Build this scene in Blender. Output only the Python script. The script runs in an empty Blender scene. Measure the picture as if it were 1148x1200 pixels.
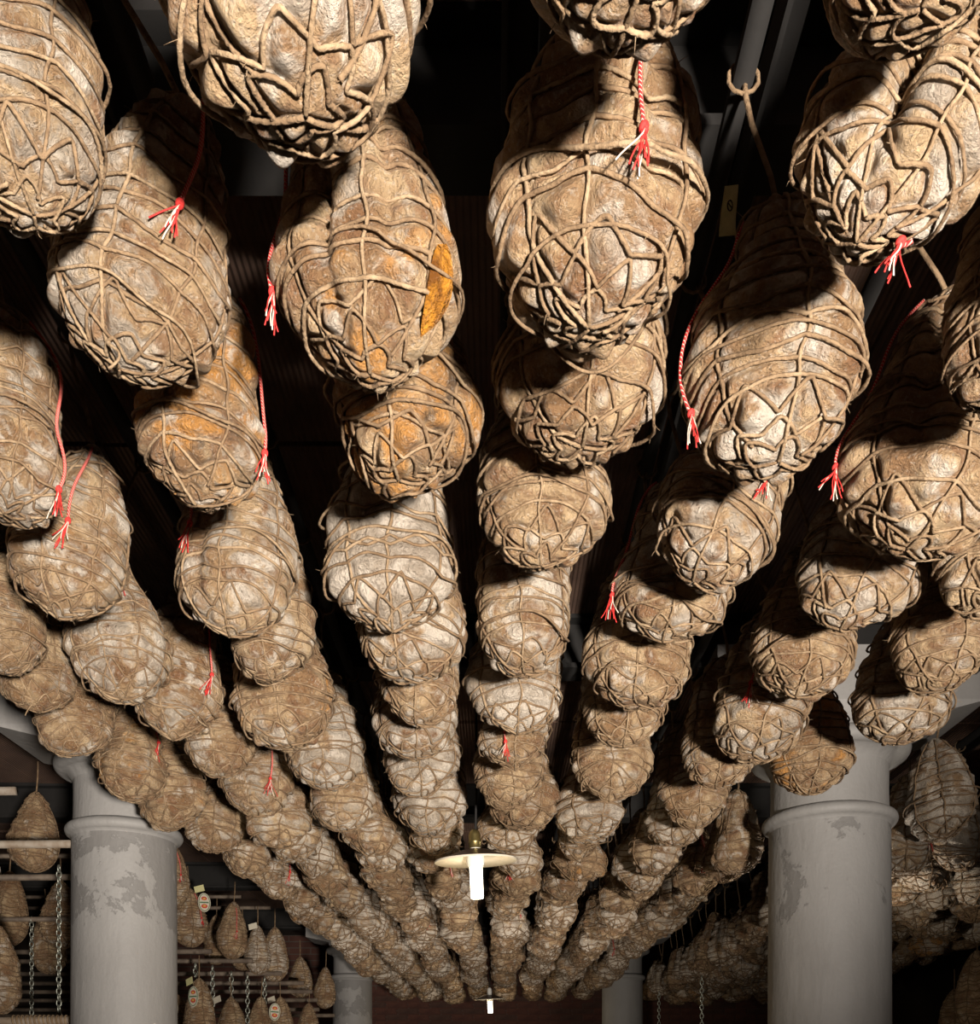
import bpy, math, random
import numpy as np
from mathutils import Vector, Matrix, Euler, kdtree

scene = bpy.context.scene
C = scene.collection
PI = math.pi

# ------------------------------------------------------------------ camera
F = 1100.0           # focal length in pixels of the 1148 x 1200 frame
VX, VY = 581.0, 1268.0   # vanishing point of the rows (level camera, raised lens)
CZ = 1.25            # camera height
cam_d = bpy.data.cameras.new('camera')
cam = bpy.data.objects.new('camera', cam_d)
C.objects.link(cam)
cam.location = (0, 0, CZ)
cam.rotation_euler = (PI / 2, 0, 0)
cam_d.sensor_width = 36.0
cam_d.lens = 36.0 * F / 1200.0
cam_d.shift_y = (VY - 600.0) / 1200.0
cam_d.shift_x = -(VX - 574.0) / 1200.0
cam_d.clip_start = 0.02
scene.camera = cam

# ------------------------------------------------------------------ world and light
w = bpy.data.worlds.new('world')
scene.world = w
w.use_nodes = True
w.node_tree.nodes['Background'].inputs[0].default_value = (1.0, 0.8, 0.6, 1)
w.node_tree.nodes['Background'].inputs[1].default_value = 0.004


def spot(name, loc, target, energy, angle, blend, size, col):
    d = bpy.data.lights.new(name, 'SPOT')
    d.energy = energy
    d.spot_size = math.radians(angle)
    d.spot_blend = blend
    d.shadow_soft_size = size
    d.color = col
    o = bpy.data.objects.new(name, d)
    C.objects.link(o)
    o.location = loc
    o.rotation_euler = (Vector(target) - Vector(loc)).to_track_quat('-Z', 'Y').to_euler()
    return o


# the photographer's lamp behind the camera, then an added fill spot
spot('stand_lamp', (1.25, -2.3, 0.50), (-0.25, 2.2, 2.78), 2700, 54, 1.0, 0.15, (1.0, 0.91, 0.81))
spot('far_fill_spot', (0.25, 3.3, 0.30), (-0.05, 7.6, 2.5), 250, 60, 1.0, 0.06, (1.0, 0.90, 0.78))  # unseen spot added low in the aisle to brighten the far hams

scene.view_settings.view_transform = 'Standard'
scene.view_settings.look = 'None'
scene.view_settings.gamma = 1.0
scene.view_settings.use_curve_mapping = False
scene.view_settings.exposure = 0.05


# ------------------------------------------------------------------ helpers
def tag(o, label=None, cat=None, group=None, kind=None):
    if label: o['label'] = label
    if cat: o['category'] = cat
    if group: o['group'] = group
    if kind: o['kind'] = kind
    return o


def link(name, mesh, mat=None, parent=None):
    o = bpy.data.objects.new(name, mesh)
    C.objects.link(o)
    if mat is not None and mesh is not None and not mesh.materials:
        mesh.materials.append(mat)
    if parent is not None:
        o.parent = parent
    return o


def empty(name, loc=(0, 0, 0), rot=(0, 0, 0), scale=1.0):
    o = bpy.data.objects.new(name, None)
    C.objects.link(o)
    o.empty_display_size = 0.1
    o.location = loc
    o.rotation_euler = rot
    o.scale = (scale, scale, scale)
    return o


def np_mesh(name, verts, quads, smooth=True, tris=None):
    me = bpy.data.meshes.new(name)
    verts = np.asarray(verts, dtype=np.float32).reshape(-1, 3)
    quads = np.asarray(quads, dtype=np.int32).reshape(-1, 4) if quads is not None and len(quads) else np.zeros((0, 4), np.int32)
    tris = np.asarray(tris, dtype=np.int32).reshape(-1, 3) if tris is not None and len(tris) else np.zeros((0, 3), np.int32)
    nq, nt = len(quads), len(tris)
    me.vertices.add(len(verts))
    me.vertices.foreach_set('co', verts.ravel())
    me.loops.add(nq * 4 + nt * 3)
    me.loops.foreach_set('vertex_index', np.concatenate([quads.ravel(), tris.ravel()]))
    me.polygons.add(nq + nt)
    me.polygons.foreach_set('loop_start', np.concatenate([np.arange(nq) * 4, nq * 4 + np.arange(nt) * 3]).astype(np.int32))
    me.polygons.foreach_set('use_smooth', np.full(nq + nt, smooth))
    me.update(calc_edges=True)
    return me


class MB:
    """collects quads/tris as numpy blocks"""
    def __init__(s):
        s.v, s.q, s.t, s.n = [], [], [], 0

    def add(s, v, q=None, t=None):
        v = np.asarray(v, float).reshape(-1, 3)
        s.v.append(v)
        if q is not None and len(q): s.q.append(np.asarray(q, int).reshape(-1, 4) + s.n)
        if t is not None and len(t): s.t.append(np.asarray(t, int).reshape(-1, 3) + s.n)
        s.n += len(v)
        return s

    def box(s, x0, x1, y0, y1, z0, z1):
        v = [(x0, y0, z0), (x1, y0, z0), (x1, y1, z0), (x0, y1, z0), (x0, y0, z1), (x1, y0, z1), (x1, y1, z1), (x0, y1, z1)]
        q = [(0, 3, 2, 1), (4, 5, 6, 7), (0, 1, 5, 4), (1, 2, 6, 5), (2, 3, 7, 6), (3, 0, 4, 7)]
        return s.add(v, q)

    def tube(s, pts, rad, sides=6, closed=False):
        v, q, t = tube(pts, rad, sides, closed)
        return s.add(v, q, t)

    def lathe(s, prof, n=32, cx=0, cy=0):
        prof = np.asarray(prof, float)
        a = np.linspace(0, 2 * PI, n, endpoint=False)
        r, z = prof[:, 0][:, None], prof[:, 1][:, None]
        v = np.stack([cx + r * np.cos(a), cy + r * np.sin(a), z + 0 * a], -1).reshape(-1, 3)
        m = len(prof)
        i = np.arange(m - 1)[:, None] * n
        j = np.arange(n)[None]
        k = (j + 1) % n
        q = np.stack([i + j, i + k, i + n + k, i + n + j], -1).reshape(-1, 4)
        return s.add(v, q)

    def mesh(s, name, smooth=True):
        v = np.concatenate(s.v)
        q = np.concatenate(s.q) if s.q else None
        t = np.concatenate(s.t) if s.t else None
        return np_mesh(name, v, q, smooth, t)


def tube(pts, rad, sides=6, closed=False, fuzz=0.0):
    p = np.asarray(pts, float)
    n = len(p)
    if closed:
        d = np.roll(p, -1, 0) - np.roll(p, 1, 0)
    else:
        d = np.gradient(p, axis=0)
    d /= np.linalg.norm(d, axis=1)[:, None] + 1e-12
    ref = np.array([0.31, 0.17, 0.93])
    a = np.cross(d, ref)
    ln = np.linalg.norm(a, axis=1)[:, None]
    alt = np.cross(d, np.array([1.0, 0.2, 0.0]))
    a = np.where(ln > 0.15, a, alt)
    a /= np.linalg.norm(a, axis=1)[:, None] + 1e-12
    # keep the frame from flipping
    for i in range(1, n):
        b = a[i - 1] - d[i] * np.dot(a[i - 1], d[i])
        l = np.linalg.norm(b)
        if l > 1e-6: a[i] = b / l
    b = np.cross(d, a)
    ang = np.linspace(0, 2 * PI, sides, endpoint=False)
    rr = np.broadcast_to(np.asarray(rad, float), (n,))[:, None, None]
    if fuzz:
        g = np.random.default_rng(int(abs(p[0, 0] * 1e5)) % 99991)
        rr = rr * (1 + fuzz * g.uniform(-1, 1, (n, sides, 1)))
    v = p[:, None] + rr * (a[:, None] * np.cos(ang)[None, :, None] + b[:, None] * np.sin(ang)[None, :, None])
    v = v.reshape(-1, 3)
    m = n if closed else n - 1
    i = np.arange(m)[:, None]
    j = np.arange(sides)[None]
    i2 = (i + 1) % n
    k = (j + 1) % sides
    q = np.stack([i * sides + j, i * sides + k, i2 * sides + k, i2 * sides + j], -1).reshape(-1, 4)
    t = []
    if not closed:
        for x in range(1, sides - 1):
            t.append((0, x + 1, x))
            o = (n - 1) * sides
            t.append((o, o + x, o + x + 1))
    return v, q, t


# ------------------------------------------------------------------ materials
def new_mat(name):
    m = bpy.data.materials.new(name)
    m.use_nodes = True
    nt = m.node_tree
    b = nt.nodes['Principled BSDF']
    return m, nt, b


def N(nt, typ, **kw):
    n = nt.nodes.new(typ)
    for k, v in kw.items():
        setattr(n, k, v)
    return n


def noise(nt, vec, scale, detail=5, rough=0.55, dist=0.0):
    n = N(nt, 'ShaderNodeTexNoise')
    n.inputs['Scale'].default_value = scale
    n.inputs['Detail'].default_value = detail
    n.inputs['Roughness'].default_value = rough
    n.inputs['Distortion'].default_value = dist
    if vec is not None: nt.links.new(vec, n.inputs['Vector'])
    return n.outputs['Fac']


def math_n(nt, op, a, b=None, clamp=False):
    n = N(nt, 'ShaderNodeMath', operation=op, use_clamp=clamp)
    for i, x in enumerate((a, b)):
        if x is None: continue
        if isinstance(x, (int, float)): n.inputs[i].default_value = x
        else: nt.links.new(x, n.inputs[i])
    return n.outputs[0]


def ramp01(nt, val, lo, hi):
    n = N(nt, 'ShaderNodeMapRange')
    n.interpolation_type = 'SMOOTHSTEP'
    for k, x in (('Value', val), ('From Min', lo), ('From Max', hi)):
        if isinstance(x, (int, float)): n.inputs[k].default_value = x
        else: nt.links.new(x, n.inputs[k])
    return n.outputs[0]


def mix(nt, fac, a, b):
    n = N(nt, 'ShaderNodeMix', data_type='RGBA')
    if isinstance(fac, (int, float)): n.inputs[0].default_value = fac
    else: nt.links.new(fac, n.inputs[0])
    for i, x in ((6, a), (7, b)):
        if isinstance(x, tuple): n.inputs[i].default_value = (*x, 1)
        else: nt.links.new(x, n.inputs[i])
    return n.outputs[2]


def bump(nt, b, h, strength, dist):
    n = N(nt, 'ShaderNodeBump')
    n.inputs['Strength'].default_value = strength
    n.inputs['Distance'].default_value = dist
    nt.links.new(h, n.inputs['Height'])
    nt.links.new(n.outputs[0], b.inputs['Normal'])
    return n


def casing_mat():
    m, nt, b = new_mat('cured_casing')
    tc = N(nt, 'ShaderNodeTexCoord')
    oi = N(nt, 'ShaderNodeObjectInfo')
    sc = N(nt, 'ShaderNodeVectorMath', operation='SCALE')
    off = N(nt, 'ShaderNodeCombineXYZ')
    nt.links.new(math_n(nt, 'MULTIPLY', oi.outputs['Random'], 37.0), off.inputs[0])
    nt.links.new(math_n(nt, 'MULTIPLY', oi.outputs['Random'], 91.0), off.inputs[1])
    add = N(nt, 'ShaderNodeVectorMath', operation='ADD')
    nt.links.new(tc.outputs['Object'], add.inputs[0])
    nt.links.new(off.outputs[0], add.inputs[1])
    v = add.outputs[0]
    sep = N(nt, 'ShaderNodeSeparateColor')
    nt.links.new(oi.outputs['Color'], sep.inputs[0])
    orange, mold, dark = sep.outputs[0], sep.outputs[1], sep.outputs[2]
    n1 = noise(nt, v, 2.6, 6, 0.6, 0.6)
    col = mix(nt, ramp01(nt, n1, 0.35, 0.68), (0.31, 0.175, 0.085), (0.68, 0.49, 0.29))
    # brown and pinkish stains
    n5 = noise(nt, v, 4.3, 5, 0.6, 0.4)
    col = mix(nt, math_n(nt, 'MULTIPLY', ramp01(nt, n5, 0.49, 0.63), 0.65), col, (0.25, 0.12, 0.06))
    # orange fat patches
    v2 = N(nt, 'ShaderNodeVectorMath', operation='ADD')
    nt.links.new(v, v2.inputs[0]); v2.inputs[1].default_value = (5.2, 1.7, 3.3)
    n3 = noise(nt, v2.outputs[0], 2.2, 4, 0.55, 0.5)
    th = math_n(nt, 'SUBTRACT', 0.80, math_n(nt, 'MULTIPLY', orange, 0.46))
    col = mix(nt, math_n(nt, 'MULTIPLY', ramp01(nt, n3, th, math_n(nt, 'ADD', th, 0.15)), 0.85), col, (0.66, 0.31, 0.08))
    # white mould bloom
    v3 = N(nt, 'ShaderNodeVectorMath', operation='ADD')
    nt.links.new(v, v3.inputs[0]); v3.inputs[1].default_value = (-2.2, 6.7, 0.3)
    n2 = noise(nt, v3.outputs[0], 3.6, 7, 0.6, 0.6)
    th2 = math_n(nt, 'SUBTRACT', 0.775, math_n(nt, 'MULTIPLY', mold, 0.5))
    col = mix(nt, math_n(nt, 'MULTIPLY', ramp01(nt, n2, th2, math_n(nt, 'ADD', th2, 0.14)), 0.88), col, mix(nt, ramp01(nt, noise(nt, v3.outputs[0], 3.1, 5, 0.6, 0.3), 0.42, 0.58), (0.47, 0.395, 0.315), (0.80, 0.71, 0.60)))
    # dark mould
    v4 = N(nt, 'ShaderNodeVectorMath', operation='ADD')
    nt.links.new(v, v4.inputs[0]); v4.inputs[1].default_value = (9.2, -4.7, 2.3)
    n4 = noise(nt, v4.outputs[0], 3.4, 8, 0.7, 0.6)
    th3 = math_n(nt, 'SUBTRACT', 0.79, math_n(nt, 'MULTIPLY', dark, 0.5))
    col = mix(nt, math_n(nt, 'MULTIPLY', ramp01(nt, n4, th3, math_n(nt, 'ADD', th3, 0.16)), 0.8), col, (0.085, 0.062, 0.045))
    n6 = noise(nt, v, 26, 4, 0.6)
    col = mix(nt, math_n(nt, 'MULTIPLY', ramp01(nt, n6, 0.56, 0.70), 0.45), col, (0.20, 0.125, 0.07))
    n7 = noise(nt, v, 42, 3, 0.6)
    col = mix(nt, math_n(nt, 'MULTIPLY', ramp01(nt, n7, 0.55, 0.68), 0.4), col, (0.72, 0.64, 0.54))
    nt.links.new(col, b.inputs['Base Color'])
    b.inputs['Roughness'].default_value = 0.55
    b.inputs['Specular IOR Level'].default_value = 0.35
    # fine relief: crumbly bloom + wrinkles running down the casing
    mp = N(nt, 'ShaderNodeMapping')
    mp.inputs['Scale'].default_value = (1, 1, 0.3)
    nt.links.new(v, mp.inputs[0])
    w1 = noise(nt, mp.outputs[0], 22, 5, 0.6, 1.2)
    h = math_n(nt, 'ADD', math_n(nt, 'MULTIPLY', w1, 0.6), math_n(nt, 'MULTIPLY', noise(nt, v, 40, 6, 0.7), 0.9))
    h = math_n(nt, 'ADD', h, math_n(nt, 'MULTIPLY', noise(nt, v, 11, 4, 0.6), 1.0))
    bump(nt, b, h, 1.0, 0.017)
    return m


def simple(name, col, rough=0.6, var=0.25, scale=20, bs=0.3, bd=0.004, metal=0.0, col2=None):
    m, nt, b = new_mat(name)
    tc = N(nt, 'ShaderNodeTexCoord')
    v = tc.outputs['Object']
    c2 = col2 or tuple(x * (1 - var) for x in col)
    n = noise(nt, v, scale, 6, 0.6)
    nt.links.new(mix(nt, ramp01(nt, n, 0.35, 0.65), col, c2), b.inputs['Base Color'])
    b.inputs['Roughness'].default_value = rough
    b.inputs['Metallic'].default_value = metal
    if bs: bump(nt, b, noise(nt, v, scale * 3, 5, 0.6), bs, bd)
    return m


def plaster_mat():
    """grey paint on the columns, worn through in patches"""
    m, nt, b = new_mat('grey_column_paint')
    tc = N(nt, 'ShaderNodeTexCoord')
    v = tc.outputs['Object']
    oi = N(nt, 'ShaderNodeObjectInfo')
    sep = N(nt, 'ShaderNodeSeparateColor')
    nt.links.new(oi.outputs['Color'], sep.inputs[0])
    n1 = noise(nt, v, 2.5, 5, 0.55)
    col = mix(nt, ramp01(nt, n1, 0.3, 0.7), (0.25, 0.24, 0.23), (0.30, 0.29, 0.28))
    n2 = noise(nt, v, 4.2, 9, 0.72, 0.3)
    sx = N(nt, 'ShaderNodeSeparateXYZ'); nt.links.new(v, sx.inputs[0])
    band = ramp01(nt, sx.outputs[2], 1.74, 1.90)
    th = math_n(nt, 'SUBTRACT', 0.80, math_n(nt, 'MULTIPLY', sep.outputs[0], math_n(nt, 'ADD', 0.15, math_n(nt, 'MULTIPLY', band, 0.225))))
    worn = ramp01(nt, n2, th, math_n(nt, 'ADD', th, 0.035))
    col = mix(nt, math_n(nt, 'MULTIPLY', worn, 0.75), col, (0.17, 0.162, 0.155))
    nt.links.new(col, b.inputs['Base Color'])
    b.inputs['Roughness'].default_value = 0.62
    mp = N(nt, 'ShaderNodeMapping'); mp.inputs['Scale'].default_value = (1, 1, 0.25)
    nt.links.new(v, mp.inputs[0])
    h = math_n(nt, 'ADD', noise(nt, mp.outputs[0], 30, 4, 0.5), math_n(nt, 'MULTIPLY', worn, -0.5))
    h = math_n(nt, 'ADD', h, math_n(nt, 'MULTIPLY', noise(nt, v, 75, 3, 0.5), 0.4))
    bump(nt, b, h, 0.5, 0.006)
    return m


def cord_mat():
    m, nt, b = new_mat('red_white_cord')
    tc = N(nt, 'ShaderNodeTexCoord')
    wv = N(nt, 'ShaderNodeTexWave')
    wv.bands_direction = 'DIAGONAL'
    wv.inputs['Scale'].default_value = 26
    wv.inputs['Distortion'].default_value = 1.0
    nt.links.new(tc.outputs['Object'], wv.inputs['Vector'])
    nt.links.new(mix(nt, ramp01(nt, wv.outputs['Fac'], 0.78, 0.88), (0.55, 0.02, 0.02), (0.62, 0.45, 0.36)), b.inputs['Base Color'])
    b.inputs['Roughness'].default_value = 0.8
    return m


def tile_mat():
    m, nt, b = new_mat('grooved_terracotta')
    tc = N(nt, 'ShaderNodeTexCoord')
    v = tc.outputs['Object']
    n = noise(nt, v, 5, 6, 0.6)
    nt.links.new(mix(nt, ramp01(nt, n, 0.3, 0.7), (0.19, 0.11, 0.075), (0.12, 0.07, 0.05)), b.inputs['Base Color'])
    b.inputs['Roughness'].default_value = 0.85
    wv = N(nt, 'ShaderNodeTexWave'); wv.bands_direction = 'X'
    wv.inputs['Scale'].default_value = 22
    nt.links.new(v, wv.inputs['Vector'])
    bump(nt, b, wv.outputs['Fac'], 0.8, 0.006)
    return m


def brick_wall_mat():
    m, nt, b = new_mat('brick_wall')
    tc = N(nt, 'ShaderNodeTexCoord')
    mp = N(nt, 'ShaderNodeMapping'); mp.inputs['Rotation'].default_value = (PI / 2, 0, 0)
    nt.links.new(tc.outputs['Object'], mp.inputs[0])
    bk = N(nt, 'ShaderNodeTexBrick')
    bk.inputs['Scale'].default_value = 1.0
    bk.inputs['Brick Width'].default_value = 0.26
    bk.inputs['Row Height'].default_value = 0.075
    bk.inputs['Mortar Size'].default_value = 0.006
    bk.inputs['Color1'].default_value = (0.12, 0.048, 0.033, 1)
    bk.inputs['Color2'].default_value = (0.09, 0.038, 0.028, 1)
    bk.inputs['Mortar'].default_value = (0.11, 0.085, 0.07, 1)
    nt.links.new(mp.outputs[0], bk.inputs['Vector'])
    nt.links.new(bk.outputs['Color'], b.inputs['Base Color'])
    b.inputs['Roughness'].default_value = 0.9
    return m


def emit_mat(name, col, strength):
    m, nt, b = new_mat(name)
    b.inputs['Base Color'].default_value = (0.9, 0.88, 0.82, 1)
    b.inputs['Emission Color'].default_value = (*col, 1)
    b.inputs['Emission Strength'].default_value = strength
    return m


M = {
    'casing': casing_mat(),
    'twine': simple('jute_twine', (0.25, 0.165, 0.092), 0.9, scale=14, bs=0.7, bd=0.006, col2=(0.15, 0.092, 0.048)),
    'twine_pale': simple('pale_jute_twine', (0.34, 0.24, 0.145), 0.9, scale=14, bs=0.7, bd=0.006, col2=(0.20, 0.13, 0.07)),
    'paint': plaster_mat(),
    'red': simple('red_thread', (0.60, 0.03, 0.025), 0.8, bs=0),
    'white_thread': simple('white_thread', (0.68, 0.58, 0.48), 0.8, bs=0),
    'cord': cord_mat(),
    'tile': tile_mat(),
    'steel': simple('black_steel', (0.012, 0.0105, 0.0095), 0.85, scale=12, bs=0.2),
    'rod': simple('weathered_rod', (0.20, 0.155, 0.115), 0.7, scale=14, col2=(0.11, 0.08, 0.06)),
    'rod_pale': simple('grey_wood_rod', (0.34, 0.29, 0.235), 0.75, scale=14, col2=(0.22, 0.16, 0.11)),
    'chain': simple('galvanised_chain', (0.42, 0.43, 0.37), 0.4, scale=20, bs=0, metal=0.8),
    'brass': simple('aged_brass', (0.42, 0.33, 0.13), 0.35, scale=30, bs=0, metal=0.9),
    'enamel': simple('cream_enamel', (0.78, 0.70, 0.56), 0.3, var=0.08, bs=0),
    'enamel_top': simple('dark_brown_enamel', (0.10, 0.06, 0.04), 0.4, bs=0),
    'porcelain': simple('white_porcelain', (0.80, 0.79, 0.75), 0.3, var=0.05, bs=0),
    'bulb': emit_mat('lit_bulb', (1.0, 0.86, 0.62), 7.0),
    'floor': simple('concrete_floor', (0.24, 0.19, 0.15), 0.8, scale=3),
    'wall': simple('dark_plaster', (0.055, 0.040, 0.030), 0.9, scale=2),  # very dark brown plaster for the walls and ceiling slab
    'brick_wall': brick_wall_mat(),
    'brick': simple('red_brick', (0.14, 0.056, 0.038), 0.9, scale=6, col2=(0.085, 0.034, 0.026)),
    'brick2': simple('brown_brick', (0.11, 0.055, 0.04), 0.9, scale=6, col2=(0.07, 0.036, 0.028)),
    'paper': simple('aged_paper', (0.62, 0.56, 0.44), 0.85, var=0.12, bs=0),
    'yellow_paper': simple('yellow_paper', (0.60, 0.56, 0.28), 0.85, var=0.15, bs=0),
    'ink': simple('black_ink', (0.03, 0.03, 0.03), 0.8, bs=0),
    'tag_red': simple('tag_red_print', (0.55, 0.07, 0.04), 0.8, bs=0),
    'tag_green': simple('tag_green_print', (0.08, 0.17, 0.09), 0.8, bs=0),
    'tag_yellow': simple('tag_yellow_print', (0.72, 0.45, 0.08), 0.8, bs=0),
    'fat': simple('yellow_fat', (0.52, 0.22, 0.025), 0.35, scale=9, bs=0.8, bd=0.03, col2=(0.16, 0.06, 0.012)),
}


# ------------------------------------------------------------------ room shell
CEIL = CZ + 1.72
XL, XR, YB, YN = -5.2, 4.4, 11.2, -4.5


def struct(name, mb, mat, smooth=False):
    o = link(name, mb.mesh(name, smooth), mat)
    o['kind'] = 'structure'
    return o


struct('floor', MB().box(XL, XR, YN, YB, -0.1, 0), M['floor'])
ceiling = struct('ceiling', MB().box(XL, XR, YN, YB, CEIL + 0.03, CEIL + 0.15), M['wall'])
struct('wall_left', MB().box(XL - 0.15, XL, YN, YB, 0, CEIL + 0.15), M['wall'])
struct('wall_right', MB().box(XR, XR + 0.15, YN, YB, 0, CEIL + 0.15), M['wall'])
wall_back = struct('wall_back', MB().box(XL, XR, YB, YB + 0.15, 0, CEIL + 0.15), M['brick_wall'])
struct('wall_front', MB().box(XL, XR, YN - 0.15, YN, 0, CEIL + 0.15), M['wall'])

rng = random.Random(7)
# bricks of the strip of back wall that shows under the hams
brick_me = MB().box(-0.124, 0.124, -0.012, 0.02, -0.031, 0.031).mesh('brick', False)
brick_me.materials.append(M['brick'])
brick_me2 = brick_me.copy(); brick_me2.materials[0] = M['brick2']
for r in range(9):
    z = 1.72 + r * 0.075
    for k in range(30):
        x = -3.0 + k * 0.26 + (0.13 if r % 2 else 0)
        if x > 3.6: continue
        o = bpy.data.objects.new('brick', brick_me if rng.random() < 0.6 else brick_me2)
        C.objects.link(o)
        o.parent = wall_back
        o.location = (x, YB + rng.uniform(-0.004, 0.004), z)

# ceiling tiles between the joists: each its own piece
JY = [-2.35, -0.4, 1.55, 3.5, 5.45, 7.4, 9.35]
tile_me = MB().box(-0.192, 0.192, -0.465, 0.465, -0.015, 0.015).mesh('ceiling_tile', False)
tile_me.materials.append(M['tile'])
for j, y0 in enumerate(JY[:-1]):
    for k in range(2):
        for i in range(20):
            x = -3.6 + i * 0.39
            if y0 < -1 and abs(x) > 2.5: continue
            o = bpy.data.objects.new('ceiling_tile', tile_me)
            C.objects.link(o)
            o.parent = ceiling
            o.location = (x, y0 + 0.51 + 0.95 * k, CEIL + 0.014 + rng.uniform(-0.006, 0.006))

# joists (I section) across the room
for i, y in enumerate(JY):
    mb = MB()
    mb.box(XL, XR, y - 0.06, y + 0.06, CEIL - 0.20, CEIL - 0.182)
    mb.box(XL, XR, y - 0.008, y + 0.008, CEIL - 0.182, CEIL - 0.018)
    mb.box(XL, XR, y - 0.06, y + 0.06, CEIL - 0.018, CEIL)
    struct('trim_%d' % (i + 1), mb, M['steel'])

# heavy rails running down the room just under the joists
RAIL_TOP = CEIL - 0.205
for i, x in enumerate((-1.12, -0.56, 0.03, 0.415, 0.99, 2.1, 2.75)):
    mb = MB()
    mb.box(x - 0.022, x + 0.022, -2.35, YB, RAIL_TOP - 0.012, RAIL_TOP)
    mb.box(x - 0.022, x - 0.014, -2.35, YB, RAIL_TOP - 0.06, RAIL_TOP - 0.012)
    o = struct('trim_%d' % (i + 10), mb, M['steel'])

ROD_Z = RAIL_TOP - 0.085


# ------------------------------------------------------------------ columns
def column(x, y, r, ring_h, wear, label):
    t = empty('column', (x, y, 0))
    tag(t, label, 'column', 'grey painted columns')
    zr = CZ + ring_h
    top = CZ + 1.33
    sh = link('shaft', MB().lathe([(r * 1.03, 0), (r * 1.02, 0.6), (r, 1.4), (r * 0.985, zr - 0.03)], 64).mesh('shaft'), M['paint'], t)
    a = np.linspace(-PI / 2, PI / 2, 9)
    prof = [(r * 0.98, zr - 0.035)] + [(r * 1.0 + 0.022 * math.cos(k), zr + 0.022 * math.sin(k)) for k in a] + [(r * 0.96, zr + 0.028)]
    rg = link('ring_moulding', MB().lathe(prof, 64).mesh('ring_moulding'), M['paint'], t)
    zn = zr + 0.20
    nk = link('neck', MB().lathe([(r * 0.96, zr + 0.02), (r * 0.95, zr + 0.1), (r * 0.955, zn)], 64).mesh('neck'), M['paint'], t)
    prof = [(r * 0.955, zn - 0.01), (r * 1.06, zn + 0.02)] + [(r * 1.16 + 0.03 * math.cos(k), zn + 0.05 + 0.03 * math.sin(k)) for k in a] + [(r * 0.9, zn + 0.085)]
    cp = link('capital', MB().lathe(prof, 64).mesh('capital'), M['paint'], t)
    # square bracket that widens up to the joist
    z0, z1, z2, z3 = zn + 0.08, zn + 0.11, top, CEIL - 0.2
    s0, s1 = r * 1.0, r * 2.15
    mb = MB()
    v = []
    for z, sx, sy in ((z0, s0, s0), (z1, s0 * 1.05, s0), (z2, s1, r * 1.1), (z3, s1, r * 1.1)):
        v += [(-sx, -sy, z), (sx, -sy, z), (sx, sy, z), (-sx, sy, z)]
    q = [(0, 3, 2, 1), (12, 13, 14, 15)]
    for l in range(3):
        for k in range(4):
            q.append((l * 4 + k, l * 4 + (k + 1) % 4, l * 4 + 4 + (k + 1) % 4, l * 4 + 4 + k))
    mb.add(v, q)
    bk = link('bracket', mb.mesh('bracket', False), M['paint'], t)
    for o, s in ((sh, wear), (rg, wear * 0.6), (nk, 0.3), (cp, 0.3), (bk, 0.2)):
        o.color = (s, 0, 0, 1)
    return t


column(-1.462, 3.70, 0.197, 0.972, 0.92, 'grey painted column with large worn patches, nearest on the left')
column(1.240, 3.50, 0.219, 0.962, 0.74, 'smooth grey painted column, nearest on the right')
column(-1.345, 8.8, 0.185, 0.975, 1.0, 'mottled grey column far back to the left of the lamps')
column(1.185, 8.8, 0.192, 0.975, 0.3, 'pale grey column far back to the right of the lamps')


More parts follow.
